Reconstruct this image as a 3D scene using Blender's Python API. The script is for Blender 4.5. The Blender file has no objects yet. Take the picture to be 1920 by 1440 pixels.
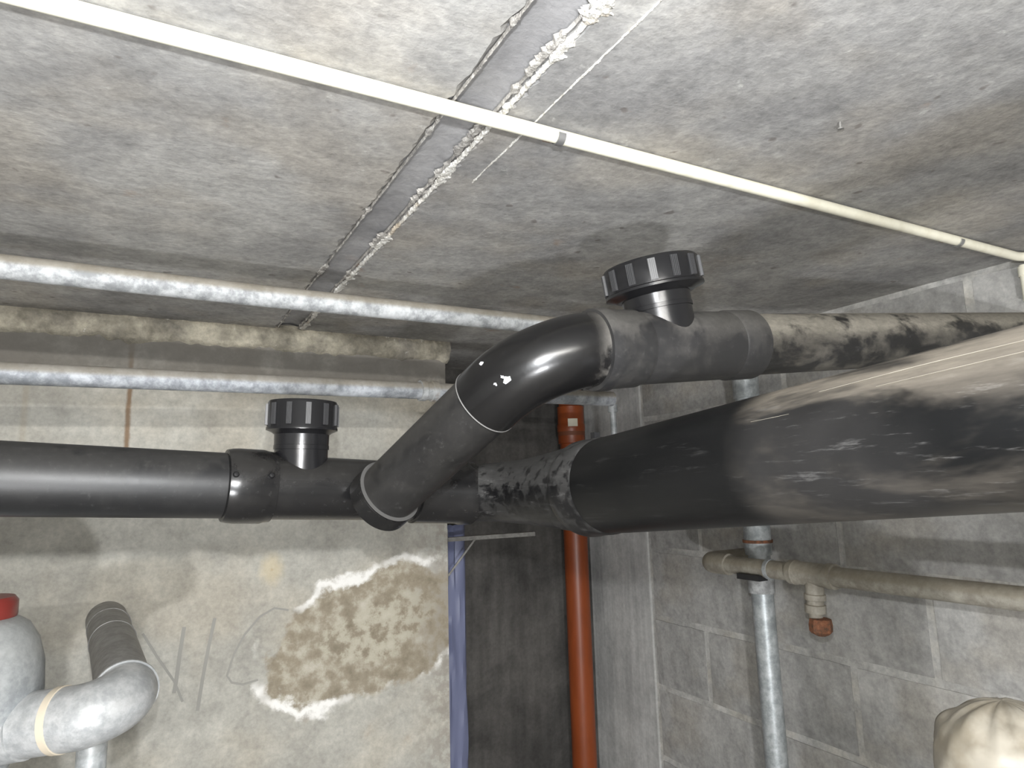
import bpy, bmesh, math, random
from mathutils import Vector, Matrix, Quaternion, noise as mnoise
R_ = random.Random(7)
PI = math.pi
V = Vector
scene = bpy.context.scene
C = scene.collection

# ------------------------------------------------------------------ camera
# world: metres, camera at the origin, X along the back wall, Y along the block wall, Z up
cd = bpy.data.cameras.new('camera'); cam = bpy.data.objects.new('camera', cd); C.objects.link(cam)
cd.sensor_width = 36.0; cd.lens = 23.543; cd.clip_start = 0.02
RX = ((0.88018, 0.04702, 0.47231), (-0.47383, 0.14526, 0.86855), (-0.02777, -0.98828, 0.15013))
cam.matrix_world = Matrix(((RX[0][0], -RX[0][1], -RX[0][2], 0), (RX[1][0], -RX[1][1], -RX[1][2], 0),
                           (RX[2][0], -RX[2][1], -RX[2][2], 0), (0, 0, 0, 1)))
scene.camera = cam
# ------------------------------------------------------------------ world, lights, exposure
w = bpy.data.worlds.new('world'); scene.world = w; w.use_nodes = True
w.node_tree.nodes['Background'].inputs[0].default_value = (0.75, 0.82, 1.0, 1)
w.node_tree.nodes['Background'].inputs[1].default_value = 0.22
scene.view_settings.view_transform = 'Standard'; scene.view_settings.look = 'None'
scene.view_settings.exposure = 0.44; scene.view_settings.gamma = 1.0; scene.view_settings.use_curve_mapping = False
TUBE = dict(x=-0.30, y=-1.0, z=0.30, length=1.2, strength=240.0)

def lamp(name, loc, power, size, col):
    d = bpy.data.lights.new(name, 'POINT'); d.energy = power; d.shadow_soft_size = size; d.color = col
    o = bpy.data.objects.new(name, d); C.objects.link(o); o.location = loc
    return o
lamp('work_lamp_low', (-0.36, -1.05, -0.90), 100.0, 0.06, (0.97, 0.98, 1.0))
lamp('head_torch', (0.0, 0.0, 0.125), 36.0, 0.014, (0.95, 0.975, 1.0))
lamp('phone_torch', (0.02, 0.0, -0.035), 6.0, 0.006, (0.92, 0.96, 1.0))

# ------------------------------------------------------------------ materials
class Mat:
    def __init__(s, name):
        s.m = bpy.data.materials.new(name); s.m.use_nodes = True; s.nt = s.m.node_tree
        s.b = s.nt.nodes['Principled BSDF']; s._co = None
    def node(s, t): return s.nt.nodes.new(t)
    def link(s, a, b): s.nt.links.new(a, b)
    def put(s, sock, v):
        if isinstance(v, bpy.types.NodeSocket): s.link(v, sock)
        elif isinstance(v, (tuple, list)) and len(v) == 3 and sock.type == 'RGBA': sock.default_value = (*v, 1)
        else: sock.default_value = v
    @property
    def co(s):
        if s._co is None: s._co = s.node('ShaderNodeTexCoord').outputs['Object']
        return s._co
    def xyz(s):
        n = s.node('ShaderNodeSeparateXYZ'); s.link(s.co, n.inputs[0]); return n.outputs
    def nrm(s):
        n = s.node('ShaderNodeNewGeometry'); k = s.node('ShaderNodeSeparateXYZ'); s.link(n.outputs['Normal'], k.inputs[0]); return k.outputs
    def mapping(s, scale=(1, 1, 1), rot=(0, 0, 0), loc=(0, 0, 0)):
        n = s.node('ShaderNodeMapping'); s.link(s.co, n.inputs[0])
        n.inputs['Scale'].default_value = scale; n.inputs['Rotation'].default_value = rot; n.inputs['Location'].default_value = loc
        return n.outputs[0]
    def noise(s, scale, detail=4, rough=.55, vec=None, dist=0):
        n = s.node('ShaderNodeTexNoise'); n.inputs['Scale'].default_value = scale; n.inputs['Detail'].default_value = detail
        n.inputs['Roughness'].default_value = rough; n.inputs['Distortion'].default_value = dist
        s.link(vec if vec is not None else s.co, n.inputs['Vector']); return n.outputs['Fac']
    def ramp(s, f, stops):
        n = s.node('ShaderNodeValToRGB'); e = n.color_ramp.elements
        while len(e) < len(stops): e.new(.5)
        for i, (p, c) in enumerate(stops):
            e[i].position = p; e[i].color = (c, c, c, 1) if isinstance(c, (int, float)) else (*c, 1)
        s.link(f, n.inputs[0]); return n.outputs[0]
    def mix(s, f, a, b, mode='MIX'):
        n = s.node('ShaderNodeMix'); n.data_type = 'RGBA'; n.blend_type = mode
        s.put(n.inputs[0], f); s.put(n.inputs[6], a); s.put(n.inputs[7], b); return n.outputs[2]
    def math(s, op, a, b=0.0, c=None, clamp=False):
        n = s.node('ShaderNodeMath'); n.operation = op; n.use_clamp = clamp
        s.put(n.inputs[0], a); s.put(n.inputs[1], b)
        if c is not None: s.put(n.inputs[2], c)
        return n.outputs[0]
    def remap(s, v, a, b, c=0.0, d=1.0):
        n = s.node('ShaderNodeMapRange'); s.put(n.inputs[0], v)
        for i, k in enumerate((a, b, c, d)): n.inputs[i+1].default_value = k
        n.interpolation_type = 'SMOOTHSTEP'; return n.outputs[0]
    def band(s, v, a, b, soft):       # 1 inside [a,b]
        return s.math('MULTIPLY', s.remap(v, a-soft, a+soft), s.remap(v, b+soft, b-soft))
    def bump(s, h, strength, dist=.01, prev=None):
        n = s.node('ShaderNodeBump'); n.inputs['Strength'].default_value = strength; n.inputs['Distance'].default_value = dist
        s.link(h, n.inputs['Height'])
        if prev is not None: s.link(prev, n.inputs['Normal'])
        s.link(n.outputs[0], s.b.inputs['Normal']); return n.outputs[0]
    def done(s, col=None, rough=None, metal=None, spec=None, coat=None):
        if col is not None: s.put(s.b.inputs['Base Color'], col)
        if rough is not None: s.put(s.b.inputs['Roughness'], rough)
        if metal is not None: s.put(s.b.inputs['Metallic'], metal)
        if spec is not None: s.put(s.b.inputs['Specular IOR Level'], spec)
        if coat is not None: s.put(s.b.inputs['Coat Weight'], coat)
        return s.m

def concrete(name, lo, hi, warm=None, wamt=.35, scale=3.0, grain=1.0, rust=0.0, white=0.0, bumps=.5):
    m = Mat(name)
    big = m.noise(scale, 5, .6, dist=.4)
    c = m.mix(m.remap(big, .32, .68), lo, hi)
    if warm: c = m.mix(m.math('MULTIPLY', m.remap(m.noise(scale*1.7, 3, .5, m.mapping(loc=(5, 3, 1))), .45, .7), wamt), c, warm)
    g = m.noise(70, 6, .7)
    c = m.mix(m.math('MULTIPLY', m.remap(g, .35, .7), .55*grain), c, m.mix(.5, c, (.9, .88, .84), 'MULTIPLY'), 'MIX')
    c = m.mix(.55*grain, c, m.ramp(g, [(.3, .55), (.7, 1.35)]), 'MULTIPLY')
    f2 = m.noise(16, 5, .65, m.mapping(loc=(2, 8, 4)))
    c = m.mix(.6*grain, c, m.ramp(f2, [(.32, .68), (.5, 1.0), (.68, 1.28)]), 'MULTIPLY')
    if rust:
        r = m.remap(m.noise(6, 4, .6, m.mapping(loc=(9, 1, 2))), .66, .76)
        c = m.mix(m.math('MULTIPLY', r, rust), c, (.30, .15, .06))
    if white:
        r = m.remap(m.noise(24, 5, .7, m.mapping(loc=(3, 6, 7))), .63, .72)
        c = m.mix(m.math('MULTIPLY', r, white), c, (.75, .74, .70))
    p = m.bump(g, .35*bumps, .006)
    m.bump(f2, .5*bumps, .012, p)
    return m, c

m, c = concrete('ceiling_concrete', (.245, .242, .240), (.405, .398, .382), (.40, .36, .30), .4, 2.6, 1.0, .45, .25)
pits = m.remap(m.noise(28, 2, .4, m.mapping(loc=(1, 1, 9))), .70, .76)
c = m.mix(m.math('MULTIPLY', pits, .55), c, (.11, .09, .08))
M_CEIL = m.done(c, .92, spec=.2)
m, c = concrete('ceiling_concrete_damp', (.15, .142, .135), (.245, .235, .22), (.27, .23, .175), .45, 2.6, 1.0, .2, .2)
M_CEIL_DAMP = m.done(c, .85, spec=.25)
m, c = concrete('joint_grout', (.25, .247, .25), (.35, .345, .345), None, 0, 5, .6, .1, .1)
M_GROUT = m.done(c, .85, spec=.2)
m = Mat('lime_crust'); nz = m.noise(60, 6, .7)
c = m.ramp(nz, [(.3, (.40, .37, .32)), (.5, (.74, .72, .67)), (.7, (.86, .85, .82))])
c = m.mix(m.math('MULTIPLY', m.remap(m.noise(9, 3, .5), .55, .7), .5), c, (.50, .36, .20))
m.bump(nz, .9, .01); M_LIME = m.done(c, .95, spec=.15)
m = Mat('flaky_edge'); nz = m.noise(45, 6, .75)
c = m.ramp(nz, [(.35, (.20, .19, .18)), (.52, (.42, .40, .37)), (.66, (.74, .72, .68))])
m.bump(nz, .9, .01); M_FLAKE = m.done(c, .95, spec=.15)

# back wall: pale render with a damp bloom ringed by lime, rust run and pencil marks
m, c = concrete('back_wall_render', (.36, .35, .315), (.50, .49, .445), (.48, .43, .345), .4, 2.2, .75, .18, .12)
X, Y, Z = m.xyz()
nA = m.noise(7.5, 6, .62); nB = m.noise(22, 5, .65, m.mapping(loc=(4, 4, 4)))
dx = m.math('DIVIDE', m.math('SUBTRACT', X, .66), .345); dz = m.math('DIVIDE', m.math('SUBTRACT', Z, -.435), .195)
dz = m.math('SUBTRACT', dz, m.math('MULTIPLY', dx, .35))
d = m.math('SQRT', m.math('ADD', m.math('MULTIPLY', dx, dx), m.math('MULTIPLY', dz, dz)))
d = m.math('ADD', d, m.math('MULTIPLY', m.math('SUBTRACT', nA, .5), .85))
inside = m.remap(d, 1.0, .90)
brown = m.ramp(nB, [(.3, (.20, .17, .12)), (.48, (.29, .25, .185)), (.60, (.42, .385, .31)), (.72, (.52, .49, .42))])
c = m.mix(m.math('MULTIPLY', inside, .9), c, brown)
core = m.math('MULTIPLY', m.remap(d, .55, .40), m.remap(nB, .40, .55))
c = m.mix(m.math('MULTIPLY', core, .6), c, (.50, .475, .39))
ring = m.math('MULTIPLY', m.band(d, .93, 1.06, .05), m.remap(m.noise(5.5, 3, .5, m.mapping(loc=(7, 2, 5))), .42, .55))
c = m.mix(ring, c, (.84, .83, .80))
# mottled grey edge towards the wall end
eg = m.math('MULTIPLY', m.remap(X, .70, .90), m.remap(nB, .42, .60))
c = m.mix(m.math('MULTIPLY', eg, .7), c, (.27, .245, .21))
# rust run under the pipes and faint block joint
rz = m.math('MULTIPLY', m.band(Z, .02, .42, .06), m.band(m.math('ADD', X, m.math('MULTIPLY', m.math('SUBTRACT', nB, .5), .012)), -.062, -.05, .004))
c = m.mix(m.math('MULTIPLY', rz, .8), c, (.20, .115, .055))
jz = m.math('MULTIPLY', m.band(Z, .0, .30, .02), m.band(X, -.298, -.285, .005))
c = m.mix(m.math('MULTIPLY', jz, .4), c, (.32, .28, .21))
# darker, mottled strip under the mortar bed
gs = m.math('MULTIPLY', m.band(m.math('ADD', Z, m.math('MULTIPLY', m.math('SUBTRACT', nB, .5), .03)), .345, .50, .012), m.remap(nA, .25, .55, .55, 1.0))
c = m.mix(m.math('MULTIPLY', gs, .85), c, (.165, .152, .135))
# yellowed blot
bx_ = m.math('DIVIDE', m.math('SUBTRACT', X, .335), .035); bz_ = m.math('DIVIDE', m.math('ADD', Z, .225), .05)
bd = m.math('ADD', m.math('SQRT', m.math('ADD', m.math('MULTIPLY', bx_, bx_), m.math('MULTIPLY', bz_, bz_))), m.math('SUBTRACT', nB, .5))
c = m.mix(m.math('MULTIPLY', m.remap(bd, 1.3, .4), .5), c, (.60, .50, .31))
c = m.mix(m.math('MULTIPLY', m.remap(bd, .25, .05), .4), c, (.40, .27, .14))
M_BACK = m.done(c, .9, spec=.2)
m, c = concrete('mortar_bed', (.20, .185, .15), (.50, .465, .38), (.16, .15, .135), .7, 6, 1.2, .25, .7, 1.4)
M_BED = m.done(c, .95, spec=.15)
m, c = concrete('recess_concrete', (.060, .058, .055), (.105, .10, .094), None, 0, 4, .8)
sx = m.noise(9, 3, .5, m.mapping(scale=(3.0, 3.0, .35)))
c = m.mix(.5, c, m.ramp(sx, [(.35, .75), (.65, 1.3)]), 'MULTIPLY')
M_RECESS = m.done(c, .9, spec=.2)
m, c = concrete('pier_concrete', (.41, .41, .40), (.53, .53, .515), None, 0, 4, .6)
sx = m.noise(8, 3, .5, m.mapping(scale=(1.5, 5.0, .25)))
c = m.mix(.45, c, m.ramp(sx, [(.35, .78), (.65, 1.25)]), 'MULTIPLY')
M_PIER = m.done(c, .9, spec=.2)
m, c = concrete('grey_block', (.28, .277, .267), (.41, .405, .39), (.33, .30, .25), .4, 3.2, .9)
oi = m.node('ShaderNodeObjectInfo')
c = m.mix(.5, c, m.ramp(oi.outputs['Random'], [(0, .82), (1, 1.15)]), 'MULTIPLY')
M_BLOCK = m.done(c, .93, spec=.18)
m, c = concrete('block_mortar', (.36, .355, .34), (.50, .495, .475), (.46, .42, .34), .3, 6, 1.0)
M_MORTAR = m.done(c, .95, spec=.15)
m, c = concrete('floor_concrete', (.20, .19, .18), (.30, .29, .27), None, 0, 2)
M_FLOOR = m.done(c, .9)

def plastic(name, base=(.016, .016, .017), rough=.3, dust=None, damt=0.0, dscale=14, up=.2, streak=None, streak2=None, yfrom=None, xfrom=None, haze=.25, fine=.5, sat=(.17, .16, .145), spec=.5):
    """black plastic; dust settles on upward faces and in smears"""
    m = Mat(name); X, Y, Z = m.xyz(); nx, ny, nzv = m.nrm()
    n1 = m.noise(dscale, 5, .6, m.mapping(scale=streak or (1, 1, 1)), .3)
    n2 = m.noise(90, 5, .75, m.mapping(scale=streak2 or streak or (1, 1, 1)))
    n3 = m.noise(4, 3, .5, m.mapping(loc=(6, 2, 8)))
    top = m.remap(nzv, up-.35, up+.45)
    zone = m.remap(yfrom[0] if False else Y, yfrom[0], yfrom[1]) if yfrom else (m.remap(X, xfrom[0], xfrom[1]) if xfrom else None)
    dm = m.math('MULTIPLY', m.math('ADD', m.math('MULTIPLY', top, .9), haze), m.remap(m.math('ADD', n1, m.math('MULTIPLY', top, .12)), .45, .62), clamp=True)
    if zone is not None: dm = m.math('MULTIPLY', dm, zone)
    dm = m.math('MULTIPLY', dm, damt)
    fl = m.math('MULTIPLY', m.remap(n2, .56, .72), fine)
    if zone is not None: fl = m.math('MULTIPLY', fl, m.math('ADD', m.math('MULTIPLY', zone, .8), .2))
    c = m.mix(m.math('MULTIPLY', fl, .5), base, (.12, .118, .115))
    film = m.math('MULTIPLY', m.remap(n3, .35, .65), .40*fine)
    if zone is not None: film = m.math('MULTIPLY', film, m.math('ADD', m.math('MULTIPLY', zone, .9), .1))
    c = m.mix(film, c, (.045, .043, .042))
    c = m.mix(dm, c, m.mix(m.remap(n2, .3, .7), tuple(.7*v for v in sat), sat))
    r = m.math('ADD', m.math('ADD', rough, m.math('MULTIPLY', dm, .55)), m.math('MULTIPLY', fl, .25), clamp=True)
    m.bump(n2, .06, .003)
    return m.done(c, r, spec=spec)
M_PIPE_L = plastic('black_pipe_matt', (.0075, .008, .009), .42, damt=.12, fine=.35)
M_FIT = plastic('black_fitting', (.0065, .0065, .007), .24, damt=.10, fine=.25)
M_GLOSS = plastic('black_gloss_cap', (.011, .011, .012), .23, damt=.0, fine=.05)
M_ELBOW = plastic('black_elbow', (.0075, .0073, .0075), .24, damt=.9, xfrom=(.060, .100), fine=.5, haze=.75, up=-.2, dscale=22)
M_BRANCH = plastic('black_branch', (.010, .0098, .0098), .42, damt=.18, fine=.5)
M_TEE = plastic('black_dusty_tee', (.020, .020, .021), .45, damt=.40, fine=.5, haze=.35)
M_UPPER = plastic('black_pipe_dusted', (.008, .008, .008), .5, damt=1.0, dscale=17, streak=(.6, 1, 1.1), fine=.6, haze=.30, up=.15, sat=(.26, .24, .20))
M_BIG = plastic('black_big_pipe', (.004, .0042, .0045), .42, damt=1.0, dscale=11, streak=(1, .35, 1), streak2=(1, .12, 1), yfrom=(.000, -.065), fine=1.2, haze=.22, up=.45, spec=.3, sat=(.185, .162, .132))
M_REDUCER = plastic('black_reducer', (.005, .005, .0055), .42, damt=.42, spec=.35, dscale=48, streak2=(.35, .2, 1), fine=1.3, haze=.4, up=.1, sat=(.12, .118, .114))
M_RIM = Mat('worn_grey_rim').done((.22, .215, .21), .5)
M_RIM_DARK = Mat('grimy_rim').done((.10, .098, .095), .55)
M_RIB = Mat('ribbed_grip').done((.045, .045, .047), .35)
M_CHIP = Mat('white_scuff').done((.80, .82, .86), .4)
M_SCRATCH = Mat('pale_scratch').done((.27, .25, .205), .8)

def galv(name, lo=(.23, .24, .247), hi=(.50, .515, .525), dust=.8, rough=.62, metal=.10, tan=(.30, .265, .205), rust=0.0):
    m = Mat(name); nx, ny, nz_ = m.nrm()
    n1 = m.noise(26, 6, .72); n2 = m.noise(80, 4, .6)
    c = m.mix(m.remap(n1, .36, .64), lo, hi)
    c = m.mix(.5, c, m.ramp(n2, [(.3, .75), (.7, 1.2)]), 'MULTIPLY')
    c = m.mix(m.math('MULTIPLY', m.remap(nz_, -.15, .35), dust), c, m.mix(n2, tuple(.7*v for v in tan), tan))
    if rust: c = m.mix(m.math('MULTIPLY', m.remap(m.noise(9, 4, .6, m.mapping(loc=(3, 9, 1))), .55, .65), rust), c, (.21, .10, .05))
    m.bump(n1, .12, .004)
    return m.done(c, rough, metal)
M_GALV = galv('galvanised_steel')
M_GALV_CLEAN = galv('galvanised_clean', (.34, .365, .38), (.56, .585, .595), .15, .45, .25)
M_GALV_DARK = galv('galvanised_dull', (.20, .20, .20), (.31, .31, .31), .2, .5, .3)
M_GALV_RISER = galv('galvanised_riser', (.30, .325, .335), (.50, .53, .54), .0, .42, .4)
M_ALU = galv('aluminium_cladding', (.34, .355, .365), (.50, .51, .515), .1, .4, .15, rust=.0)
M_BEIGE = galv('beige_painted_pipe', (.23, .21, .175), (.35, .33, .28), .55, .6, .0, (.31, .27, .20))
M_RUST = Mat('rusty_iron'); nz = M_RUST.noise(70, 5, .7)
M_RUST = M_RUST.done(M_RUST.ramp(nz, [(.35, (.07, .042, .026)), (.6, (.22, .085, .04)), (.75, (.28, .17, .10))]), .85)
m = Mat('orange_drain'); n1 = m.noise(12, 4, .6, m.mapping(scale=(1, 1, .3)))
M_ORANGE = m.done(m.mix(m.remap(n1, .35, .7), (.255, .056, .013), (.20, .043, .010)), .4)
M_ORANGE_DIRT = Mat('grimed_orange').done((.16, .05, .02), .6)
m = Mat('cream_conduit'); n1 = m.noise(30, 4, .6)
M_CONDUIT = m.done(m.mix(m.remap(n1, .4, .7), (.78, .755, .63), (.70, .67, .54)), .4)
M_STEEL = Mat('clip_steel').done((.42, .42, .42), .35, .8)
M_DARK = Mat('dark_tape').done((.02, .02, .022), .5)
M_RED = Mat('red_paint').done((.20, .030, .024), .3)
M_TAN_TAPE = Mat('tan_sealing_tape').done((.60, .53, .42), .6)
m = Mat('blue_membrane'); n1 = m.noise(18, 4, .6, m.mapping(scale=(1, 1, .2)))
M_BLUE = m.done(m.mix(n1, (.105, .118, .20), (.165, .182, .285)), .5)
m = Mat('cream_lagging'); n1 = m.noise(16, 4, .6)
M_CREAM = m.done(m.mix(m.remap(n1, .35, .65), (.30, .265, .205), (.42, .385, .32)), .42); 
M_BRACKET = galv('bracket_steel', (.11, .108, .10), (.19, .185, .175), .3, .6, .2)
M_PENCIL = Mat('pencil_line').done((.30, .295, .27), .9)
M_WHITE = Mat('white_enamel').done((.8, .8, .8), .4)
M_STICKER = Mat('pale_sticker').done((.55, .52, .42), .6)
m = Mat('tube_glow'); em = m.node('ShaderNodeEmission'); em.inputs[0].default_value = (1.0, .975, .93, 1); em.inputs[1].default_value = TUBE['strength']
m.link(em.outputs[0], m.nt.nodes['Material Output'].inputs[0]); M_TUBE = m.m

# ------------------------------------------------------------------ mesh helpers
class G:
    """geometry collector: several shapes of ONE part"""
    def __init__(s): s.v = []; s.f = []
    def add(s, v, f):
        o = len(s.v); s.v += [V(p) for p in v]; s.f += [tuple(i+o for i in k) for k in f]; return s
    def box(s, a, b):
        (x0, y0, z0), (x1, y1, z1) = a, b
        return s.add([(x0,y0,z0),(x1,y0,z0),(x1,y1,z0),(x0,y1,z0),(x0,y0,z1),(x1,y0,z1),(x1,y1,z1),(x0,y1,z1)],
                     [(3,2,1,0),(4,5,6,7),(0,1,5,4),(1,2,6,5),(2,3,7,6),(3,0,4,7)])
    def sweep(s, path, radii, seg=40, cap=True):
        path = [V(p) for p in path]; n = len(path)
        if not isinstance(radii, (list, tuple)): radii = [radii]*n
        T = []
        for i in range(n):
            t = path[min(i+1, n-1)] - path[max(i-1, 0)]
            if t.length < 1e-9: t = path[-1]-path[0]
            T.append(t.normalized())
        u = T[0].orthogonal().normalized(); vs = []; fs = []
        for i in range(n):
            if i: u = (T[i-1].rotation_difference(T[i]) @ u)
            u = (u - T[i]*u.dot(T[i])).normalized(); w_ = T[i].cross(u)
            for k in range(seg):
                a = 2*PI*k/seg; vs.append(path[i] + (u*math.cos(a)+w_*math.sin(a))*radii[i])
        for i in range(n-1):
            for k in range(seg):
                k2 = (k+1) % seg; fs.append((i*seg+k, i*seg+k2, (i+1)*seg+k2, (i+1)*seg+k))
        if cap:
            fs.append(tuple(range(seg-1, -1, -1))); fs.append(tuple((n-1)*seg+k for k in range(seg)))
        return s.add(vs, fs)
    def lathe(s, origin, axis, profile, seg=48):
        """profile: list of (distance along axis, radius); all rings share the axis direction"""
        a = V(axis).normalized(); u = a.orthogonal().normalized(); w_ = a.cross(u); o = V(origin); vs = []; fs = []
        for (h, r) in profile:
            for k in range(seg):
                t = 2*PI*k/seg; vs.append(o + a*h + (u*math.cos(t)+w_*math.sin(t))*max(r, 1e-5))
        for i in range(len(profile)-1):
            for k in range(seg):
                k2 = (k+1) % seg; fs.append((i*seg+k, i*seg+k2, (i+1)*seg+k2, (i+1)*seg+k))
        fs.append(tuple(range(seg-1, -1, -1))); fs.append(tuple((len(profile)-1)*seg+k for k in range(seg)))
        return s.add(vs, fs)
    def build(s, name, mat, parent=None, smooth=True, angle=38, origin=None):
        o0 = V(origin) if origin is not None else (V(parent['_o']) if parent is not None and '_o' in parent else V((0, 0, 0)))
        me = bpy.data.meshes.new(name); me.from_pydata([p-o0 for p in s.v], [], s.f); me.materials.append(mat)
        bm = bmesh.new(); bm.from_mesh(me); bmesh.ops.recalc_face_normals(bm, faces=bm.faces); bm.to_mesh(me); bm.free()
        if smooth:
            me.polygons.foreach_set('use_smooth', [True]*len(me.polygons)); me.set_sharp_from_angle(angle=math.radians(angle))
        o = bpy.data.objects.new(name, me); C.objects.link(o)
        if parent is not None: o.parent = parent; o['_o'] = tuple(o0)
        else: o.location = o0; o['_o'] = tuple(o0)
        return o
def thing(name, label, cat, loc, group=None):
    o = bpy.data.objects.new(name, None); C.objects.link(o); o.location = loc; o['_o'] = tuple(loc); o.empty_display_size = .05
    o['label'] = label; o['category'] = cat
    if group: o['group'] = group
    return o
def tag(o, label, cat, group=None):
    o['label'] = label; o['category'] = cat
    if group: o['group'] = group
    return o
def struct(o, label=None):
    o['kind'] = 'structure'
    if label: o['label'] = label
    return o
def fillet(pts, rad, n=14):
    """polyline with rounded corners"""
    pts = [V(p) for p in pts]; out = [pts[0]]
    if not isinstance(rad, (list, tuple)): rad = [rad]*(len(pts)-2)
    for i in range(1, len(pts)-1):
        a = (pts[i-1]-pts[i]).normalized(); b = (pts[i+1]-pts[i]).normalized()
        half = a.angle(b)/2; t = rad[i-1]/math.tan(half); c = pts[i]+(a+b).normalized()*(rad[i-1]/math.sin(half))
        s0 = pts[i]+a*t-c; s1 = pts[i]+b*t-c; ang = s0.angle(s1); ax = s0.cross(s1).normalized()
        for k in range(n+1): out.append(c + Quaternion(ax, ang*k/n) @ s0)
    out.append(pts[-1]); return out
def lerp(a, b, t): return V(a)*(1-t)+V(b)*t
def nz3(x, y, z, s): return mnoise.noise(V((x*s, y*s, z*s)))

# ------------------------------------------------------------------ the setting
H = 0.5                     # ceiling height above the lens
FLOOR = -1.62
XR, YB, YR = 1.80, 2.13, 2.60   # block wall, back wall, back of the corner recess
XE = 0.895                  # free end of the back wall
struct(G().box((-2.4, -2.8, FLOOR-.1), (2.1, 2.9, FLOOR)).build('floor', M_FLOOR, smooth=False))
ceil = struct(G().box((-2.4, -2.8, H+.030), (2.1, 2.9, H+.22)).build('ceiling', M_GROUT, smooth=False), 'precast concrete ceiling planks with limed joints')

def slab(x0, x1, mat, dz=0.0, jag=.006):
    """plank with chipped long edges"""
    g = G(); ys = [-2.8+5.7*i/560 for i in range(561)]; vs = []
    for y in ys:
        ja = abs(nz3(x0, y, 1.0, 38))*jag*1.6 + abs(nz3(x0, y, 4.0, 120))*jag
        jb = abs(nz3(x1, y, 1.0, 38))*jag*1.6 + abs(nz3(x1, y, 4.0, 120))*jag
        c = .006+abs(nz3(x1, y, 9.0, 60))*.01
        vs += [(x0+ja*.4, y, H+.06), (x0+ja, y, H+dz+.008), (x0+ja+c, y, H+dz), (x1-jb-c, y, H+dz), (x1-jb, y, H+dz+.008), (x1-jb*.4, y, H+.06)]
    fs = []
    for i in range(len(ys)-1):
        for k in range(5): a = i*6+k; fs.append((a, a+1, a+7, a+6))
        a = i*6; fs.append((a+5, a, a+6, a+11))
    fs.append((0, 1, 2, 3, 4, 5)); e = (len(ys)-1)*6; fs.append((e+5, e+4, e+3, e+2, e+1, e))
    g.add(vs, fs); return g.build('plank', mat, ceil, smooth=False)
J0, J1 = .333, .398
slab(-2.4, -.90, M_CEIL); slab(-.835, J0, M_CEIL); slab(J1, 2.1, M_CEIL, .001)
# troweled grout in the joint, a shallow hollow
g = G(); ys = [-2.8+5.6*i/280 for i in range(281)]; vs = []
for y in ys:
    wv = nz3(0, y, 0, 6)*.004
    for k in range(7):
        t = k/6; vs.append((J0-.012+(J1-J0+.024)*t+wv, y, H+.010+.010*math.sin(PI*t)+nz3(t, y, 3, 25)*.0015))
g.add(vs, [(i*7+k, i*7+k+1, i*7+k+8, i*7+k+7) for i in range(280) for k in range(6)]); g.build('joint_grout', M_GROUT, ceil)

def crust(name, xc, wfun, hfun, y0, y1, mat, n=900, seed=0, cols=7):
    """ragged crust growing down from the soffit"""
    g = G(); vs = []; fs = []
    for i in range(n+1):
        y = y0+(y1-y0)*i/n
        wl = max(.0006, wfun(y)*(.55+.9*abs(nz3(seed, y, 2, 75))+.9*abs(nz3(seed, y, 6, 260))))
        wr = max(.0006, wfun(y)*(.35+1.3*abs(nz3(seed, y, 12, 70))+1.1*abs(nz3(seed, y, 16, 240))))
        cx_ = xc+nz3(seed, y, 21, 14)*.0012
        for k in range(cols):
            t = k/(cols-1); x = cx_-wl+(wl+wr)*t
            h = hfun(y)*math.sin(PI*t)**.7*(.35+1.1*abs(nz3(x*3, y, seed+7, 90)))
            vs.append((x, y, H-.0004-h if 0 < k < cols-1 else H+.004))
    for i in range(n):
        for k in range(cols-1): a = i*cols+k; fs.append((a, a+1, a+cols+1, a+cols))
    g.add(vs, fs); return g.build(name, mat, ceil, angle=60)
gate = lambda y, s, lo: max(0.0, min(1.0, (abs(nz3(s, y, 3, 9))*2.2+abs(nz3(s, y, 8, 27))-lo)*3))
crust('lime_crust', J1+.004, lambda y: .0035+.012*gate(y, 1, .35)*(1.3 if y < .75 else .5), lambda y: .0026, -.2, 2.1, M_LIME, seed=3, n=1500, cols=9)
crust('lime_crust', J0-.003, lambda y: .0012+.0085*gate(y, 5, .55), lambda y: .0010, -.2, 2.1, M_FLAKE, seed=11, n=1500)
crust('lime_crust', J1-.008, lambda y: .0010+.007*gate(y, 7, .55), lambda y: .0012, -.2, 2.1, M_FLAKE, seed=19, n=1000)
crust('lime_crust', .452, lambda y: .0010+.0010*gate(y, 9, .4), lambda y: .0012, -.2, .95, M_LIME, seed=23, n=900, cols=5)

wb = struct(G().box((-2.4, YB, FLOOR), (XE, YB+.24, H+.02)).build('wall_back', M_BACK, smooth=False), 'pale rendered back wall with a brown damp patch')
# rough mortar bed where the planks sit on the wall
g = G(); n = 520; vs = []; fs = []; cols = 9
for i in range(n+1):
    x = -2.4+(XE+.012+2.4)*i/n
    for k in range(cols):
        t = k/(cols-1); z = H+.01-(.080+.018*nz3(x, 0, 2, 9)+.010*nz3(x, 0, 5, 40))*t
        y = YB-.004-(.020*(1-t)+.012*math.sin(PI*t))*(.6+.8*abs(nz3(x, z, 3, 22)))-.006*abs(nz3(x, z, 9, 80))
        vs.append((x, YB+.01 if k in (0, cols-1) and k else y, z))
for i in range(n):
    for k in range(cols-1): a = i*cols+k; fs.append((a, a+1, a+cols+1, a+cols))
g.add(vs, fs); g.build('mortar_bed', M_BED, wb, angle=70)
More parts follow.
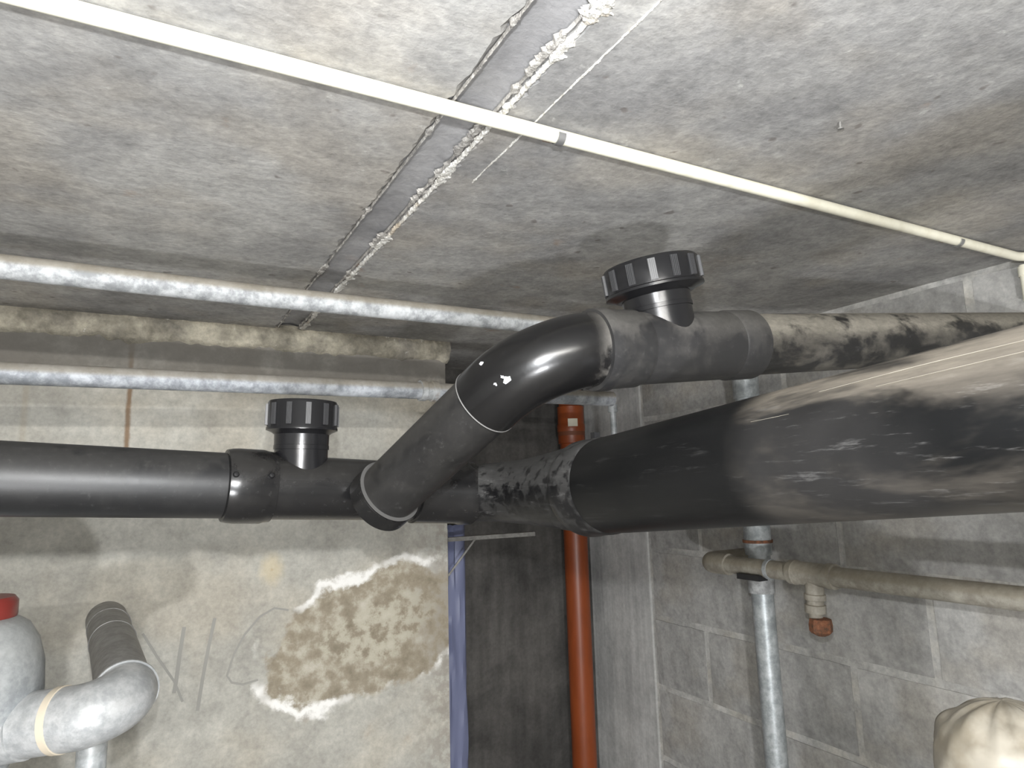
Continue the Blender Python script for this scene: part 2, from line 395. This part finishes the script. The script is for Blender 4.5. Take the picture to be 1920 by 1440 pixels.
# pencilled letters on the render
def stroke(pts, wd, up_=.0012):
    g = G(); vs = []
    for i, (x, z) in enumerate(pts):
        a = V((pts[min(i+1, len(pts)-1)][0]-pts[max(i-1, 0)][0], 0, pts[min(i+1, len(pts)-1)][1]-pts[max(i-1, 0)][1])).normalized()
        p = V((-a.z, 0, a.x))*wd*.5
        vs += [V((x, YB-up_, z))+p, V((x, YB-up_, z))-p, V((x, YB+.002, z))-p, V((x, YB+.002, z))+p]
    fs = []
    for i in range(len(pts)-1):
        for k in range(4): fs.append((i*4+k, i*4+(k+1) % 4, i*4+4+(k+1) % 4, i*4+4+k))
    fs.append((0, 1, 2, 3)); e = len(vs)-4; fs.append((e+3, e+2, e+1, e))
    return g.add(vs, fs).build('pencil_stroke', M_PENCIL, wb, smooth=False)
stroke([(.008, -.365), (.045, -.43), (.09, -.50), (.112, -.555)], .006)
stroke([(.108, -.36), (.100, -.43), (.094, -.50), (.090, -.53)], .010, .0007)
stroke([(.185, -.345), (.172, -.42), (.160, -.50), (.150, -.585)], .009)
stroke([(.385, -.345), (.345, -.335), (.305, -.355), (.265, -.40), (.238, -.45), (.222, -.505), (.235, -.525), (.265, -.535), (.305, -.528)], .0055)

# corner recess
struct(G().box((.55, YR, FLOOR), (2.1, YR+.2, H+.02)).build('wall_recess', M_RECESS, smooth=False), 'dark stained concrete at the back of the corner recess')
pier = struct(G().box((XR-.004, 2.195, FLOOR), (2.05, YR+.02, H+.02)).build('wall_pier', M_PIER, smooth=False), 'smooth grey concrete pier beside the block wall')

# block wall
wr = struct(G().box((XR+.006, -2.8, FLOOR), (2.05, 2.195, H+.02)).build('wall_right', M_MORTAR, smooth=False), 'grey concrete block wall with pale mortar joints')
CO, BL = .262, .58
def block_mesh(L, Hh):
    g = G(); b = .004; ny, nzz = 8, 4; d0 = .10
    vs = []; fs = []
    for i in range(ny+1):
        for k in range(nzz+1):
            y = L*i/ny; z = Hh*k/nzz; e = i in (0, ny) or k in (0, nzz)
            jy = (R_.random()-.5)*.003 if e else 0; jz = (R_.random()-.5)*.003 if e else 0
            vs.append((b if e else R_.random()*.0012, y+jy, z+jz))
    W_ = nzz+1
    for i in range(ny):
        for k in range(nzz): a = i*W_+k; fs.append((a, a+1, a+W_+1, a+W_))
    o = len(vs); ring = [i*W_ for i in range(ny)]+[ny*W_+k for k in range(nzz)]+[i*W_+nzz for i in range(ny, 0, -1)]+[k for k in range(nzz, 0, -1)]
    for r in ring: vs.append((d0, vs[r][1], vs[r][2]))
    for q in range(len(ring)): q2 = (q+1) % len(ring); fs.append((ring[q], ring[q2], o+q2, o+q))
    me = bpy.data.meshes.new('block'); me.from_pydata(vs, [], fs); me.materials.append(M_BLOCK)
    bm = bmesh.new(); bm.from_mesh(me); bmesh.ops.recalc_face_normals(bm, faces=bm.faces); bm.to_mesh(me); bm.free()
    return me
cache = {}
JN = .022
def put_block(y0, y1, z0, z1):
    L, h = round(y1-y0, 3), round(z1-z0, 3); ky = (L, h, R_.randint(0, 2))
    if ky not in cache: cache[ky] = block_mesh(L, h)
    o = bpy.data.objects.new('block', cache[ky]); C.objects.link(o); o.parent = wr
    o.location = (XR+(R_.random()-.5)*.003, y0, z0)
ztop = .490
for r in range(8):
    z1 = .256-CO*(r-1)-JN/2 if r else .485; z0 = .256-CO*r+JN/2
    if z1 < FLOOR: break
    z0 = max(z0, FLOOR)
    first = 0.89+BL if r == 0 else (1.90 if r % 2 == 0 else 1.66)
    if r == 0: first += 0.0
    js = [first - BL*k for k in range(0, 9)]; edges = [2.178]+[j for j in js if j > -2.75]
    for a, b in zip(edges[:-1], edges[1:]): put_block(b+JN/2, a-(JN/2 if a != 2.178 else 0), z0, z1)
# rest of the cellar behind the camera
struct(G().box((-2.4, -2.8, FLOOR), (-2.25, 2.3, H+.02)).build('wall_left', M_PIER, smooth=False))
struct(G().box((-2.4, -2.8, FLOOR), (2.1, -2.65, H+.02)).build('wall_front', M_PIER, smooth=False))

# ------------------------------------------------------------------ black drains
def screw_cap(parent, base, axis, neck_r, neck_l, cap_r, cap_h, flare, nribs, phase=0.0):
    """cleanout: neck from inside the pipe, collar, threaded cap with ribbed grips"""
    base = V(base); a = V(axis).normalized()
    G().lathe(base, a, [(0, neck_r), (neck_l*.70, neck_r), (neck_l*.705, neck_r*1.035), (neck_l*.78, neck_r*1.035), (neck_l*.785, neck_r*1.02),
                        (neck_l*.97, neck_r*1.03), (neck_l+.002, neck_r*1.04)]).build('cleanout_neck', M_GLOSS, parent)
    h0 = neck_l-.002
    cp = G().lathe(base, a, [(h0, neck_r*1.02), (h0+.001, cap_r*.80), (h0+.004, cap_r*.86), (h0+.008, cap_r*flare), (h0+.012, cap_r*flare), (h0+.014, cap_r),
                             (h0+cap_h-.004, cap_r*1.0), (h0+cap_h, cap_r*.965), (h0+cap_h+.001, cap_r*.86), (h0+cap_h-.004, cap_r*.82), (h0+cap_h-.004, 0)], 72).build('screw_cap', M_GLOSS, parent)
    # one ribbed grip, shared mesh; local Z = cap axis, local X = outwards
    gh = cap_h-.022; wd = cap_r*.145; g = G(); nr = 4
    g.box((-.004, -wd/2, 0), (.0022, wd/2, gh))
    for k in range(nr):
        y = -wd/2+wd*(k+.5)/nr; g.box((.0020, y-wd/nr*.28, .0005), (.0040, y+wd/nr*.28, gh-.0005))
    me = None; u = a.orthogonal().normalized()
    for k in range(nribs):
        t = 2*PI*k/nribs+phase; out = (Quaternion(a, t) @ u).normalized()
        pos = base + a*(h0+.016) + out*(cap_r-.0005) - V(parent['_o'])
        mt = Matrix((out, a.cross(out), a)).transposed().to_4x4(); mt.translation = pos
        if me is None:
            o = g.build('grip_rib', M_RIB, cp, smooth=False, origin=(0, 0, 0)); me = o.data
        else:
            o = bpy.data.objects.new('grip_rib', me); C.objects.link(o); o.parent = cp
        o.matrix_local = mt

# -- main run along the back wall
A0, A1 = V((-.187, 1.215, .031)), V((.595, 1.272, -.013)); dA = (A1-A0).normalized()
on = lambda x: A0 + (A1-A0)*((x-A0.x)/(A1.x-A0.x))
main = thing('drain_pipe', 'long black drain pipe along the pale wall with an upright screw-capped cleanout', 'pipe', on(.20))
G().sweep([on(-2.25), on(-1), on(.13)], .0548, 56).build('pipe', M_PIPE_L, main)
G().lathe(on(.112), dA, [(0, .055), (.002, .0605), (.010, .0625), (.020, .0635), (.062, .0635), (.068, .0615), (.078, .0605), (.080, .055)], 56).build('collar', M_FIT, main)
G().sweep([on(.14), on(.30), on(.47)], .0562, 56).build('fitting_body', M_FIT, main)
G().lathe(on(.455), dA, [(0, .056), (.002, .0615), (.100, .0615), (.106, .0640), (.128, .0640), (.131, .057)], 56).build('socket', M_FIT, main)
# two moulded bolts on the collar, facing the camera
fr = V((0, -1, .05)); fr = (fr-dA*fr.dot(dA)).normalized(); upv = dA.cross(fr); upv = upv if upv.z > 0 else -upv
for t, r in ((.121, .0600), (.176, .0628)):
    q = math.radians(13); o_ = fr*math.cos(q)+upv*math.sin(q); p = on(t)+o_*r
    G().lathe(p-o_*.003, o_, [(0, .0050), (.006, .0050), (.008, .0036), (.0085, .0)], 12).build('bolt', M_GLOSS, main)
cn = on(.240); axn = V((.02, -.02, 1)).normalized()
screw_cap(main, cn, axn,   .0465, .096, .0610, .060, 1.02, 12, .22)

# -- big pipe coming towards the camera, reducer at its far end
big = thing('large_drain_pipe', 'thick dusty black drain pipe running towards the viewer on the right', 'pipe', (.70, .6, .02))
P = [(.560, 1.270, -.011), (.600, 1.262, -.012), (.640, 1.225, -.012), (.663, 1.170, -.012), (.676, 1.110, -.011), (.686, 1.050, -.009), (.694, .990, -.006)]
Rr = [.0570, .0580, .0605, .0640, .0690, .0750, .0800]
# smooth the path
pp, rr = [], []
for i in range(len(P)-1):
    for k in range(5): t = k/5; pp.append(lerp(P[i], P[i+1], t)); rr.append(Rr[i]*(1-t)+Rr[i+1]*t)
pp.append(V(P[-1])); rr.append(Rr[-1])
for _ in range(3):
    pp = [pp[0]]+[(pp[i-1]+pp[i]*2+pp[i+1])/4 for i in range(1, len(pp)-1)]+[pp[-1]]
G().sweep(pp, rr, 56).build('reducer', M_REDUCER, big)
B0, B1 = V((.694, 1.000, -.008)), V((.688, .364, .042)); dB = (B1-B0).normalized()
bo = lambda y: B0+(B1-B0)*((y-B0.y)/(B1.y-B0.y))
G().lathe(bo(1.010), dB, [(0, .078), (.004, .0835), (.014, .0855), (.024, .0855), (.032, .0838), (.070, .0832), (.074, .081)], 56).build('socket_ring', M_REDUCER, big)
G().sweep([bo(.98), bo(.6), bo(.2), bo(-.5), bo(-1.6)], .0812, 72).build('pipe', M_BIG, big)
# small latch on the ring
g = G(); tp = bo(.99)+V((.012, 0, .086)); g.box(tp-V((.006, .006, .004)), tp+V((.006, .006, .012))); g.build('latch', M_DARK, big, smooth=False)
# pale gouges along the pipe
def gouge(y0, y1, ang, wd):
    g = G(); n = 40; vs = []; fs = []
    for i in range(n+1):
        t = i/n; y = y0+(y1-y0)*t; c0 = bo(y); aa = math.radians(ang+nz3(ang, y, 0, 7)*2.0)
        w2 = wd*(.25+1.2*abs(nz3(ang, y, 3, 30)))*math.sin(PI*min(1, max(.02, t)))/.0812*.5
        for q, rad in ((-w2, .0808), (0, .0818), (w2, .0808)):
            vs.append(c0+V((-math.cos(aa+q), 0, math.sin(aa+q)))*rad)
    for i in range(n):
        for k in range(2): a = i*3+k; fs.append((a, a+1, a+4, a+3))
    g.add(vs, fs); g.build('gouge', M_SCRATCH, big)
gouge(.47, .24, 45, .0019); gouge(.40, .22, 35, .0010); gouge(.555, .50, 29, .0012)

# -- branch with the bend
U0, U1 = V((.50, .842, .196)), V((1.29, .811, .270)); dU = (U1-U0).normalized()
uo = lambda x: U0+(U1-U0)*((x-U0.x)/(U1.x-U0.x))
D1 = V((.387, 1.152, .006)); corner = V((.508, .842, .200)); dD = (D1-corner).normalized()
br = thing('branch_pipe', 'sloping black branch pipe with a glossy swept bend at its top', 'pipe', corner)
full = fillet([uo(.70), corner, D1], .165, 26)
rimpt = corner+dD*.134
# elbow: from the tee socket to just past the bend
elb = [p for p in full[:-1]]+[rimpt]
G().sweep(elb, .0585, 64).build('elbow', M_ELBOW, br)
G().lathe(rimpt-dD*.003, dD, [(0, .0575), (0, .0590), (.0018, .0590), (.0018, .054)], 64).build('elbow_rim', M_RIM, br)
end = corner+dD*((D1-corner).length+.05)
G().sweep([rimpt-dD*.02, lerp(rimpt, end, .5), end], .0545, 56).build('pipe', M_BRANCH, br)
sk = corner+dD*((D1-corner).length+.018)
G().lathe(sk, dD, [(0, .054), (0, .0605), (.0035, .0605), (.0035, .0612), (.034, .0612), (.037, .05)], 56).build('socket', M_FIT, br)
G().lathe(sk-dD*.001, dD, [(0, .0550), (0, .0608), (.0014, .0608), (.0014, .055)], 56).build('socket_rim', M_RIM_DARK, br)
# white scuffs on the bend
el = [o for o in br.children if o.name.startswith('elbow') and 'rim' not in o.name][0]
from mathutils.bvhtree import BVHTree
bvh = BVHTree.FromPolygons([v.co + V(br['_o']) for v in el.data.vertices], [tuple(p.vertices) for p in el.data.polygons])
def surf(direction_from, target):
    h = bvh.ray_cast(V(direction_from), (V(target)-V(direction_from)).normalized()); return h[0], h[1]
def flake(target, size, seed, n=9):
    p, nn = surf((0, 0, 0), target)
    if p is None: return
    u = nn.orthogonal().normalized(); w_ = nn.cross(u); vs = [p+nn*.0006]; fs = []
    for k in range(n):
        a = 2*PI*k/n; r = size*(.45+1.5*abs(nz3(seed+.3, k*2.37, 3.1, .83)))
        vs.append(p+nn*.0001+u*math.cos(a)*r+w_*math.sin(a)*r*.7)
    for k in range(n): fs.append((0, 1+k, 1+(k+1) % n))
    g = G().add(vs, fs); g.build('paint_chip', M_CHIP, br, smooth=False)

# -- upper run with tee and cleanout
up = thing('upper_drain_pipe', 'upper black drain pipe smeared with dust, its tee topped by a tilted screw cap', 'pipe', uo(.78))
G().lathe(uo(.597), dU, [(0, .058), (0, .0640), (.010, .0655), (.022, .0655), (.030, .0630), (.075, .0625), (.080, .0600), (.085, .0590)], 64).build('socket', M_TEE, up)
G().sweep([uo(.68), uo(.78), uo(.90)], .0590, 60).build('tee_body', M_TEE, up)
G().lathe(uo(.868), dU, [(0, .0585), (.004, .0612), (.056, .0612), (.060, .0575)], 60).build('end_socket', M_TEE, up)
G().sweep([uo(.90), uo(1.3), uo(1.84)], .0548, 60).build('pipe', M_UPPER, up)
screw_cap(up, uo(.744), V((-.18, .0, 1)), .0545, .087, .079, .056, 1.03, 14, .1)

# ------------------------------------------------------------------ services
# cream conduit under the planks
cz = H-.0125
co = thing('conduit', 'thin cream conduit clipped across the concrete ceiling', 'conduit', (.49, .743, cz))
G().sweep(fillet([(-2.25, .743, cz), (1.772, .743, cz), (1.772, -2.6, cz)], .05, 8), .0102, 20).build('tube', M_CONDUIT, co)
for x in (.49, 1.49):
    g = G(); n = 14; vs = []; fs = []
    for i in range(n+1):
        a = PI*1.0*i/n+PI  # under half
        for dx_ in (-.006, .006):
            vs.append((x+dx_, .743+math.cos(a)*.0125, cz+math.sin(a)*.0125)); vs.append((x+dx_, .743+math.cos(a)*.0112, cz+math.sin(a)*.0112))
    for i in range(n):
        a = i*4; b = a+4
        fs += [(a, b, b+2, a+2), (a+1, a+3, b+3, b+1), (a, a+1, b+1, b), (a+2, b+2, b+3, a+3)]
    fs += [(0, 2, 3, 1), (n*4, n*4+1, n*4+3, n*4+2)]
    g.add(vs, fs); g.box((x-.006, .7545, cz-.001), (x+.006, .7556, H-.001))
    k = g.build('saddle_clip', M_STEEL, co)
    G().box((x-.007, .755, H-.0045), (x+.007, .776, H-.001)).lathe((x, .767, H-.003), (0, 0, -1), [(0, .005), (.003, .005), (.004, .003), (.004, 0)], 10).build('clip_foot', M_RUST, k, smooth=False)
cv = thing('conduit_drop', 'pale vertical conduit in the far right ceiling corner', 'conduit', (1.778, .752, .39))
G().sweep([(1.778, .752, .392), (1.778, .752, .476)], .0105, 16).build('tube', M_CONDUIT, cv)
G().lathe((1.778, .752, .450), (0, 0, 1), [(0, .0105), (0, .0130), (.022, .0130), (.022, .0105)], 16).build('coupler', M_CONDUIT, cv)

nl = thing('ceiling_nail', 'small dark nail stub sticking out of the concrete ceiling', 'nail', (.847, .555, H))
G().lathe((.847, .555, H+.004), (.15, .1, -1), [(0, .0022), (.011, .0022), (.0112, .0045), (.013, .0045), (.0135, .003), (.0136, 0)], 12).build('shank', M_BRACKET, nl)
# galvanised pipes along the back wall
t = thing('galvanised_pipe', 'upper galvanised pipe just under the ceiling', 'pipe', (.2, 1.335, .379))
G().sweep([(-2.25, 1.36, .392), (-.234, 1.345, .385), (.185, 1.335, .378), (.641, 1.327, .376), (1.3, 1.315, .374)], .0212, 32).build('pipe', M_GALV, t)
G().lathe((1.20, 1.317, .3745), (1, 0, 0), [(0, .0212), (0, .0265), (.045, .0265), (.045, .0212)], 28).build('coupling', M_GALV, t)
t = thing('galvanised_pipe', 'lower galvanised pipe with a rusty joint behind the black bend', 'pipe', (.2, 1.55, .236))
G().sweep([(-2.25, 1.43, .220), (-.247, 1.515, .2315), (.614, 1.560, .2405), (1.2, 1.59, .246)], .0212, 32).build('pipe', galv('galvanised_bluish', (.20, .215, .235), (.42, .44, .47), .75, .6, .1), t)
pd = V((.861, .045, .009)).normalized()
G().lathe(V((.585, 1.5585, .2402)), pd, [(0, .0212), (0, .0258), (.014, .0262), (.016, .0235), (.030, .0235), (.032, .0262), (.046, .0258), (.046, .0212)], 28).build('threaded_joint', galv('rust_stained_joint', rust=.9), t)

# small galvanised take-off in the recess
t = thing('take_off_pipe', 'small galvanised pipe with an elbow beside the orange pipe', 'pipe', (1.41, 1.86, .29))
G().sweep(fillet([(1.08, 2.00, .292), (1.405, 1.86, .290), (1.413, 1.866, -.10)], .02, 8), .0105, 16).build('pipe', M_GALV_CLEAN, t)
G().lathe((1.4055, 1.861, .268), (0, 0, -1), [(0, .0105), (0, .0165), (.026, .0165), (.026, .0105)], 18).build('union', M_GALV_CLEAN, t)

# orange drain in the corner
t = thing('orange_pipe', 'upright orange drain pipe standing in the corner recess', 'pipe', (1.60, 2.42, FLOOR))
G().sweep([(1.60, 2.42, FLOOR), (1.60, 2.42, -.2), (1.60, 2.42, H+.01)], .0500, 40).build('pipe', M_ORANGE, t)
s_ = G().lathe((1.60, 2.42, .17), (0, 0, 1), [(0, .050), (.003, .0570), (.050, .0570), (.056, .0600), (.082, .0600), (.088, .0570), (.16, .0570), (.165, .050)], 40).build('socket', M_ORANGE, t)
G().lathe((1.60, 2.42, .205), (0, 0, 1), [(0, .0572), (0, .0582), (.032, .0582), (.032, .0572)], 40).build('grime_band', M_ORANGE_DIRT, t)
g = G(); vs = []; fs = []
for i in range(9):
    a = math.radians(225+i*5)
    for z in (.242, .275): vs += [(1.60+math.cos(a)*.0606, 2.42+math.sin(a)*.0606, z)]
for i in range(8): fs.append((i*2, i*2+1, i*2+3, i*2+2))
g.add(vs, fs); g.build('sticker', M_STICKER, t)

# steel bracket on the wall end
t = thing('wall_bracket', 'thin steel bracket with a diagonal brace at the wall end', 'bracket', (XE, 2.10, -.16))
def bar(a, b, wx, wz):
    a, b = V(a), V(b); d_ = (b-a).normalized(); s_ = d_.cross(V((0, 0, 1)));  s_ = s_.normalized() if s_.length > .01 else V((0, 1, 0)); n_ = s_.cross(d_)
    vs = []
    for p in (a, b):
        for (i, j) in ((-1, -1), (1, -1), (1, 1), (-1, 1)): vs.append(p+s_*wx*.5*i+n_*wz*.5*j)
    return G().add(vs, [(0, 1, 2, 3), (7, 6, 5, 4), (0, 4, 5, 1), (1, 5, 6, 2), (2, 6, 7, 3), (3, 7, 4, 0)])
G.bar = lambda s, a, b, wx, wz: s.add(*(lambda q: (q.v, q.f))(bar(a, b, wx, wz)))
G().bar((XE, 2.160, -.170), (1.182, 2.05, -.161), .026, .004).bar((XE, 2.148, -.175), (1.182, 2.038, -.166), .004, .013).build('arm', M_BRACKET, t, smooth=False)
G().bar((.992, 2.115, -.174), (XE+.003, 2.150, -.300), .010, .006).build('brace', M_BRACKET, t, smooth=False)
G().box((XE-.001, 2.135, -.32), (XE+.004, 2.185, -.14)).build('back_plate', M_BRACKET, t, smooth=False)

# blue membrane hanging behind the wall end
g = G(); vs = []; fs = []; nu, nv = 14, 40
for i in range(nu+1):
    for k in range(nv+1):
        u = i/nu; z = FLOOR+(-.13-FLOOR)*k/nv
        x = .895+.140*u-.01*max(0, u-.7)+.002*nz3(u*3, z, 1, 5); y = 2.20+.16*max(0, u-.6)**2/.16+.010*nz3(u*2, z, 4, 6)+.004*nz3(u*9, z, 2, 14)
        vs.append((x, y, z+(.006*nz3(u*4, 0, 1, 3) if k == nv else 0)))
for i in range(nu):
    for k in range(nv): a = i*(nv+1)+k; fs.append((a, a+1, a+nv+2, a+nv+1))
o = g.add(vs, fs).build('damp_membrane', M_BLUE, origin=(.9, 2.3, FLOOR))
md = o.modifiers.new('thickness', 'SOLIDIFY'); md.thickness = .003
tag(o, 'blue plastic damp membrane hanging behind the wall end', 'membrane')

# right hand riser and water pipe on the block wall
t = thing('riser_pipe', 'upright galvanised riser in front of the block wall', 'pipe', (1.70, 1.53, FLOOR))
G().sweep([(1.70, 1.53, FLOOR), (1.70, 1.535, -.3), (1.70, 1.54, H+.01)], .0335, 32).build('pipe', M_GALV_RISER, t)
G().lathe((1.70, 1.537, -.235), (0, 0, 1), [(0, .0335), (0, .040), (.018, .041), (.030, .041), (.034, .044), (.044, .044), (.048, .041), (.085, .041), (.090, .0385), (.125, .0385), (.125, .0335)], 32).build('coupling', M_GALV_RISER, t)
G().lathe((1.70, 1.537, -.198), (0, 0, 1), [(0, .043), (0, .0452), (.009, .0452), (.009, .043)], 32).build('rusty_seam', M_RUST, t)
G().lathe((1.70, 1.537, -.350), (0, 0, 1), [(0, .0335), (0, .040), (.055, .041), (.060, .0335)], 32).build('clamp', galv('rust_stained_clamp', rust=1.0), t)
G().lathe((1.70, 1.535, .26), (0, 0, 1), [(0, .0335), (0, .041), (.08, .041), (.08, .0335)], 32).build('upper_coupling', M_GALV_RISER, t)

wp = thing('water_pipe', 'beige horizontal water pipe with a tee crossing the riser', 'pipe', (1.60, 1.2, -.258))
zz = -.260; xw = 1.60
G().sweep([(xw, 1.60, zz), (xw, 1.0, zz), (xw, .2, zz), (xw, -2.5, zz)], .0258, 30).build('pipe', M_BEIGE, wp)
G().sweep(fillet([(xw, 1.565, zz), (xw, 1.655, zz), (XR+.01, 1.655, zz)], .032, 8), .0325, 28).build('elbow', M_BEIGE, wp)
G().lathe((xw, 1.335, zz), (0, -1, 0), [(0, .0258), (0, .033), (.018, .034), (.022, .031), (.115, .031), (.120, .034), (.138, .033), (.138, .0258)], 30).build('tee', M_BEIGE, wp)
G().lathe((xw, 1.262, zz), (0, .06, -1), [(.015, .024), (.050, .024), (.052, .0275), (.066, .0275), (.068, .022), (.078, .022), (.080, .027), (.100, .027), (.102, .018), (.118, .018)], 26).build('drain_spout', M_BEIGE, wp)
vp = G().lathe((xw, 1.255, zz-.112), (0, .04, -1), [(0, .016), (.002, .027), (.018, .030), (.034, .029), (.040, .024), (.046, .012)], 8)
vp.build('rusty_plug', M_RUST, wp, angle=20)
G().box((xw-.030, 1.425, zz-.034), (xw+.005, 1.51, zz-.018)).build('black_tape', M_DARK, wp, smooth=False)
G().lathe((xw, 1.415, zz), (0, -1, 0), [(0, .0258), (0, .029), (.012, .029), (.012, .0258)], 28).build('clip_band', M_GALV_CLEAN, wp)

# lower left: clad elbow, vessel with red cap
el2 = thing('clad_elbow_pipe', 'silver clad pipe elbow leading into the pale wall', 'pipe', (-.04, 1.43, -.37))
cE = V((-.005, 1.405, -.366))
path = fillet([(-.165, 1.500, -.388), cE, (-.045, 1.72, -.342)], .052, 16)
G().sweep([(-.165, 1.500, -.388)]+[p for p in path[1:-1]], .0535, 44).build('elbow', M_ALU, el2)
q0 = path[-2]; dq = (V((-.075, 2.12, -.322))-q0).normalized()
G().sweep([q0, lerp(q0, (-.075, 2.12, -.322), .5), (-.078, 2.14, -.320)], .0480, 40).build('pipe', M_GALV_DARK, el2)
G().lathe(q0-dq*.006, dq, [(0, .050), (0, .0565), (.008, .0565), (.008, .048)], 40).build('bead', M_ALU, el2)
for s in (.62, .86):
    G().lathe(lerp(q0, (-.075, 2.12, -.322), s), dq, [(0, .047), (.001, .0496), (.006, .0496), (.007, .047)], 36).build('lap_seam', M_GALV_DARK, el2)
dj = (cE-V((-.165, 1.500, -.388))).normalized(); pj = V((-.165, 1.500, -.388))+dj*.055
G().lathe(pj, dj, [(0, .0535), (.001, .0553), (.013, .0553), (.014, .0535)], 40).build('tape_band', M_TAN_TAPE, el2)
dn = thing('down_pipe', 'thin galvanised pipe below the silver elbow', 'pipe', (-.071, 1.66, FLOOR))
G().sweep([(-.075, 1.66, FLOOR), (-.072, 1.66, -.395)], .0270, 28).build('pipe', M_GALV_CLEAN, dn)
G().lathe((-.0725, 1.66, -.43), (0, 0, 1), [(0, .027), (0, .033), (.045, .033), (.045, .027)], 28).build('collar', M_GALV_CLEAN, dn)

vs_ = thing('metal_vessel', 'grey metal vessel with a domed shoulder and red cap at the left edge', 'vessel', (-.262, 1.545, FLOOR))
G().lathe((-.262, 1.545, 0), (0, 0, 1), [(FLOOR, .068), (-.47, .068), (-.445, .078), (-.415, .100), (-.385, .1105), (-.34, .1145), (-.29, .112), (-.25, .102), (-.222, .086), (-.208, .066), (-.205, .050)], 56).build('body', galv('vessel_grey', (.27, .29, .305), (.42, .44, .45), .4, .45, .2, (.45, .45, .42)), vs_, angle=60)
G().lathe((-.262, 1.545, 0), (0, 0, 1), [(-.21, .064), (-.205, .066), (-.180, .066), (-.172, .060), (-.170, 0)], 40).build('red_cap', M_RED, vs_)
G().sweep([(-.255, 1.555, -.405), (-.165, 1.500, -.388)], .0570, 40).build('outlet', M_ALU, vs_)

# cream lagged bend, lower right
lg = thing('lagged_bend', 'cream wrapped round pipe lagging in the lower right corner', 'lagging', (1.16, .61, FLOOR))
g = G(); vs = []; fs = []; nu, nv = 64, 60; c0 = V((1.165, .605, -.445)); rad = .098
for k in range(nv+1):
    t = k/nv
    if t < .45: z = FLOOR+(c0.z-FLOOR)*(t/.45); rr_ = rad; ph = 0
    else: ph = (t-.45)/.55*PI/2; z = c0.z+math.sin(ph)*rad*1.02; rr_ = rad*math.cos(ph)
    for i in range(nu):
        a = 2*PI*i/nu; x, y = math.cos(a), math.sin(a)
        wv = (.006*abs(nz3(x*.6+z*3, y*.6, z*9, 3.1))+.0045*nz3(x, y, z*4, 5))*min(1, rr_/rad*2)
        wv += .0045*math.sin((z*60+x*3.0+y*1.2))*max(0, nz3(x, y, z*3, 2)+.15)*min(1, rr_/rad*1.5)
        vs.append((c0.x+x*(rr_+wv), c0.y+y*(rr_+wv), z+wv))
for k in range(nv):
    for i in range(nu): i2 = (i+1) % nu; fs.append((k*nu+i, k*nu+i2, (k+1)*nu+i2, (k+1)*nu+i))
g.add(vs, fs); g.build('wrap', M_CREAM, lg, angle=80)
G().lathe((c0.x, c0.y, 0), (0, 0, 1), [(c0.z-.075, rad+.004), (c0.z-.074, rad+.0075), (c0.z-.036, rad+.0075), (c0.z-.035, rad+.004)], 48).build('tape_band', M_TAN_TAPE, lg)

# fluorescent batten behind the camera
fx = thing('tube_light', 'slim fluorescent batten hung below the ceiling behind the viewer', 'light', (TUBE['x'], TUBE['y'], TUBE['z']))
x0, x1 = TUBE['x']-TUBE['length']/2, TUBE['x']+TUBE['length']/2
tb = G().sweep([(x0, TUBE['y'], TUBE['z']), (x1, TUBE['y'], TUBE['z'])], .013, 16).build('tube', M_TUBE, fx)
G().box((x0-.02, TUBE['y']-.02, TUBE['z']+.022), (x1+.02, TUBE['y']+.02, TUBE['z']+.060)).build('housing', M_WHITE, fx, smooth=False)
for x in (x0, x1):
    G().box((x-.012, TUBE['y']-.014, TUBE['z']-.018), (x+.012, TUBE['y']+.014, TUBE['z']+.024)).build('end_cap', M_WHITE, fx, smooth=False)
    xi = x+(.12 if x == x0 else -.12)
    G().sweep([(xi, TUBE['y'], TUBE['z']+.055), (xi, TUBE['y'], H+.001)], .003, 8).build('hanger', M_STEEL, fx)

# white scuffs on the bend
for tgt, sz, sd in (((.4316, .8852, .1821), .0058, 1), ((.4664, .8705, .1574), .0078, 2), ((.4590, .8740, .1610), .0040, 5), ((.4499, .8806, .1508), .0030, 6)):
    flake(tgt, sz, sd)
for o in bpy.data.objects:
    if '_o' in o: del o['_o']
